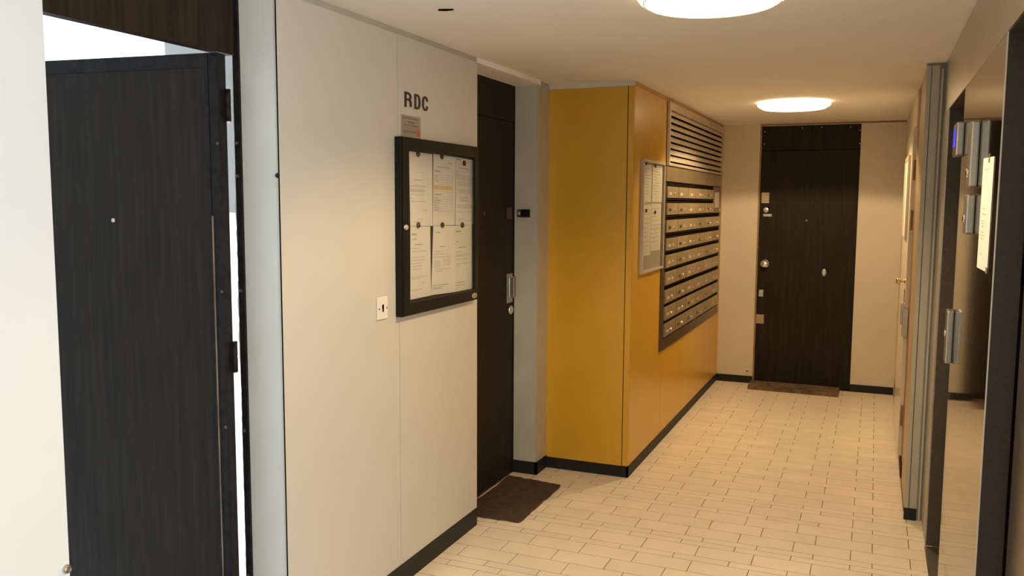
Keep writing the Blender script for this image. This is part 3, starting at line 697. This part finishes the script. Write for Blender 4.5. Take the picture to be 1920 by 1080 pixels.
wsheet(WY0+.25, WY1-.03, 1.60, 1.815, 'upper sheet with typed lines in the slim aluminium notice case, by the mailboxes', x=XY+.0080)
wsheet(WY0+.03, WY0+.24, 1.28, 1.585, 'lower long sheet in the slim aluminium notice case, by its mustard side')
wsheet(WY0+.245, WY1-.04, 1.30, 1.59, 'lower long sheet in the slim aluminium notice case, by the mailboxes')
for px, py, wh in ((1212.5, 306, 'upper sheet by the mustard side'), (1230, 311, 'upper sheet by the mailboxes'), (1212.5, 395, 'lower sheet by the mustard side'), (1229, 398, 'lower sheet by the mailboxes')):
    p = hit(px, py, 0, XY+.012)
    o = lathe('small_magnet', (XY+.0092, p.y, p.z), (1, 0, 0), [(0, 0), (.011, 0), (.011, .004), (0, .006)], 'magnet', None, 14)
    tag(o, 'dark magnet in the aluminium case on the '+wh, 'magnet', 'magnets in the aluminium case')

# ------------------------------------------------------------------ louvre above the mailboxes
GY0, GY1, GZ0, GZ1 = 5.575, 7.70, 1.838, 2.245
lv = thing('ventilation_grille', (XY, (GY0+GY1)/2, GZ0)); tag(lv, 'wide aluminium louvred ventilation grille above the mailboxes', 'grille')
box('backing', XY-.010, XY+.001, GY0, GY1, GZ0, GZ1, 'louvre_d', lv)
gx = XY+.022
boxes('frame', [(XY, gx, GY0, GY0+.022, GZ0, GZ1), (XY, gx, GY1-.03, GY1, GZ0, GZ1), (XY, gx, GY0+.022, GY1-.03, GZ0, GZ0+.018), (XY, gx, GY0+.022, GY1-.03, GZ1-.05, GZ1)], 'louvre', lv, .002)
NS = 8; zz0, zz1 = GZ0+.02, GZ1-.052
for k in range(NS):
    zc = zz0+(zz1-zz0)*(k+.5)/NS; h = (zz1-zz0)/NS
    bm = bmesh.new()
    # blade: slopes outwards and down, curved in three steps
    prof = [(XY+.002, zc+h*.58), (XY+.010, zc+h*.48), (XY+.017, zc+h*.20), (XY+.021, zc-h*.26), (XY+.0195, zc-h*.27), (XY+.0145, zc+h*.14), (XY+.008, zc+h*.38), (XY+.002, zc+h*.48)]
    A = [bm.verts.new((x, GY0+.022, z)) for x, z in prof]; B = [bm.verts.new((x, GY1-.03, z)) for x, z in prof]
    bm.faces.new(A); bm.faces.new(B[::-1])
    for i in range(len(prof)): j = (i+1) % len(prof); bm.faces.new((A[i], B[i], B[j], A[j]))
    _finish('slat', bm, M['louvre'], lv)

# ------------------------------------------------------------------ mailboxes
MY0, MY1, MZ0, MZ1 = 5.475, 7.70, .628, 1.832
mb = thing('mailbox_bank', (XY, (MY0+MY1)/2, MZ0)); tag(mb, 'bank of small bronze mailboxes set into the mustard wall', 'mailboxes')
box('back_plate', XY-.007, XY-.004, MY0+.075, MY1-.02, .70, 1.735, 'slot', mb)
box('top_strip', XY, XY+.010, 5.56, MY1, 1.737, MZ1, 'strip', mb, .001)
box('side_strip', XY, XY+.012, MY0, MY0+.070, MZ0, 1.735, 'bronzed', mb, .001)
box('side_strip', XY, XY+.012, 7.655, MY1, MZ0, 1.735, 'strip', mb, .001)
prism_yz('apron', XY, XY+.011, [(MY0+.0701, MZ0), (7.6549, MZ0), (7.6549, .70), (MY0+.0701, .70)], 'bronzed', mb)
rz = [(1.703, 1.629), (1.594, 1.518), (1.482, 1.402), (1.362, 1.283), (1.252, 1.170), (1.140, 1.056), (1.021, .936), (.909, .823), (.797, .712)]
cy0, cy1 = 5.552, 7.648; cw = (cy1-cy0)/6
bdoor = {}
def mk(nm, fn, m):
    bm = bmesh.new(); fn(bm); me = bpy.data.meshes.new(nm); bmesh.ops.recalc_face_normals(bm, faces=bm.faces); bm.to_mesh(me); bm.free(); me.materials.append(M[m]); return me
FH = .080
me_door = mk('mailbox_door', lambda bm: bbox(bm, 0, .016, 0, cw-.016, 0, FH, .0015, 1), 'bronze')
def cyl(bm, c, r, h, n=10):
    A = [bm.verts.new((c[0], c[1]+r*math.cos(2*math.pi*i/n), c[2]+r*math.sin(2*math.pi*i/n))) for i in range(n)]
    B = [bm.verts.new((c[0]+h, v.co.y, v.co.z)) for v in A]
    C_ = [bm.verts.new((c[0]+h*1.5, c[1]+(v.co.y-c[1])*.6, c[2]+(v.co.z-c[2])*.6)) for v in A]
    bm.faces.new(C_)
    for i in range(n): bm.faces.new((B[i], B[(i+1) % n], C_[(i+1) % n], C_[i]))
    for i in range(n): bm.faces.new((A[i], A[(i+1) % n], B[(i+1) % n], B[i]))
me_lock = mk('lock', lambda bm: cyl(bm, (.016, 0, 0), .0095, .006), 'chrome')
me_tag = mk('name_tag', lambda bm: bbox(bm, .016, .0168, 0, .075, 0, .018), 'whiteal')
me_tagd = mk('name_tag', lambda bm: bbox(bm, .016, .0168, 0, .075, 0, .018), 'bronzed')
me_div = mk('shelf_lip', lambda bm: bbox(bm, 0, .006, 0, cw-.004, 0, .006), 'blackmetal')
for r, (za, zb_) in enumerate(rz):
    for c_ in range(6):
        if r < 2 and c_ == 5: continue
        o = bpy.data.objects.new('mailbox_door', me_door); COL.objects.link(o); o.parent = mb
        o.location = Vector((XY+.002, cy0+cw*c_+.008, zb_))-Vector(ORG[mb.name][0]); o.scale = (1, 1, (za-zb_)/FH)
        l = bpy.data.objects.new('lock', me_lock); COL.objects.link(l); l.parent = o; l.location = (0, cw*.56, .030)
        g = bpy.data.objects.new('name_tag', me_tag if random.random() < .55 else me_tagd); COL.objects.link(g); g.parent = o; g.location = (0, cw*.14, .022+random.uniform(-.003, .003))
        s = bpy.data.objects.new('shelf_lip', me_div); COL.objects.link(s); s.parent = mb
        s.location = Vector((XY+.003, cy0+cw*c_+.002, zb_-.012))-Vector(ORG[mb.name][0])
ip = box('entry_panel', XY+.003, XY+.014, cy0+cw*5+.012, cy1, 1.512, 1.732, 'bronzed', mb, .001)
box('paper_label', XY+.0142, XY+.0150, cy0+cw*5+.06, cy1-.07, 1.555, 1.685, 'whiteal', ip)
lathe('button', (XY+.014, cy0+cw*5+.02, 1.620), (1, 0, 0), [(.008, 0), (.008, .005), (0, .006)], 'chrome', ip, 12)
box('sticker', XY+.0142, XY+.0150, cy1-.05, cy1-.01, 1.525, 1.545, 'ivory', ip)

# ------------------------------------------------------------------ door mats
def mat_mesh(name, P, h, m, parent, frac=0):
    bm = bmesh.new(); n = 14
    top = []; 
    grid = [[None]*(n+1) for _ in range(n+1)]
    for i in range(n+1):
        for j in range(n+1):
            q = bilerp(P, i/n, j/n)
            jit = .004 if (i in (0, n) or j in (0, n)) else 0
            grid[i][j] = bm.verts.new((q.x+random.uniform(-jit, jit)*frac, q.y+random.uniform(-jit, jit)*frac, h+random.uniform(-.0012, .0012)))
    for i in range(n):
        for j in range(n): bm.faces.new((grid[i][j], grid[i+1][j], grid[i+1][j+1], grid[i][j+1]))
    edge = [grid[i][0] for i in range(n)]+[grid[n][j] for j in range(n)]+[grid[i][n] for i in range(n, 0, -1)]+[grid[0][j] for j in range(n, 0, -1)]
    lo = [bm.verts.new((v.co.x, v.co.y, .0008)) for v in edge]
    for i in range(len(edge)): j = (i+1) % len(edge); bm.faces.new((edge[i], edge[j], lo[j], lo[i]))
    bm.faces.new(lo[::-1])
    return _finish(name, bm, M[m], parent)
m1 = thing('doormat', (-1.73, 4.16, 0)); tag(m1, 'plain brown doormat in front of the recessed door by the notice case', 'doormat')
mat_mesh('pile', [Vector((-1.905, 3.835, 0)), Vector((-1.572, 3.845, 0)), Vector((-1.572, 4.455, 0)), Vector((-1.905, 4.495, 0))], .010, 'mat1', m1, 1)
m2 = thing('doormat', (-.59, 7.63, 0)); tag(m2, 'patterned brown doormat under the far corridor door', 'doormat')
mat_mesh('pile', [Vector((-.955, 7.505, 0)), Vector((-.225, 7.49, 0)), Vector((-.225, 7.762, 0)), Vector((-.962, 7.772, 0))], .030, 'mat2', m2, .3)
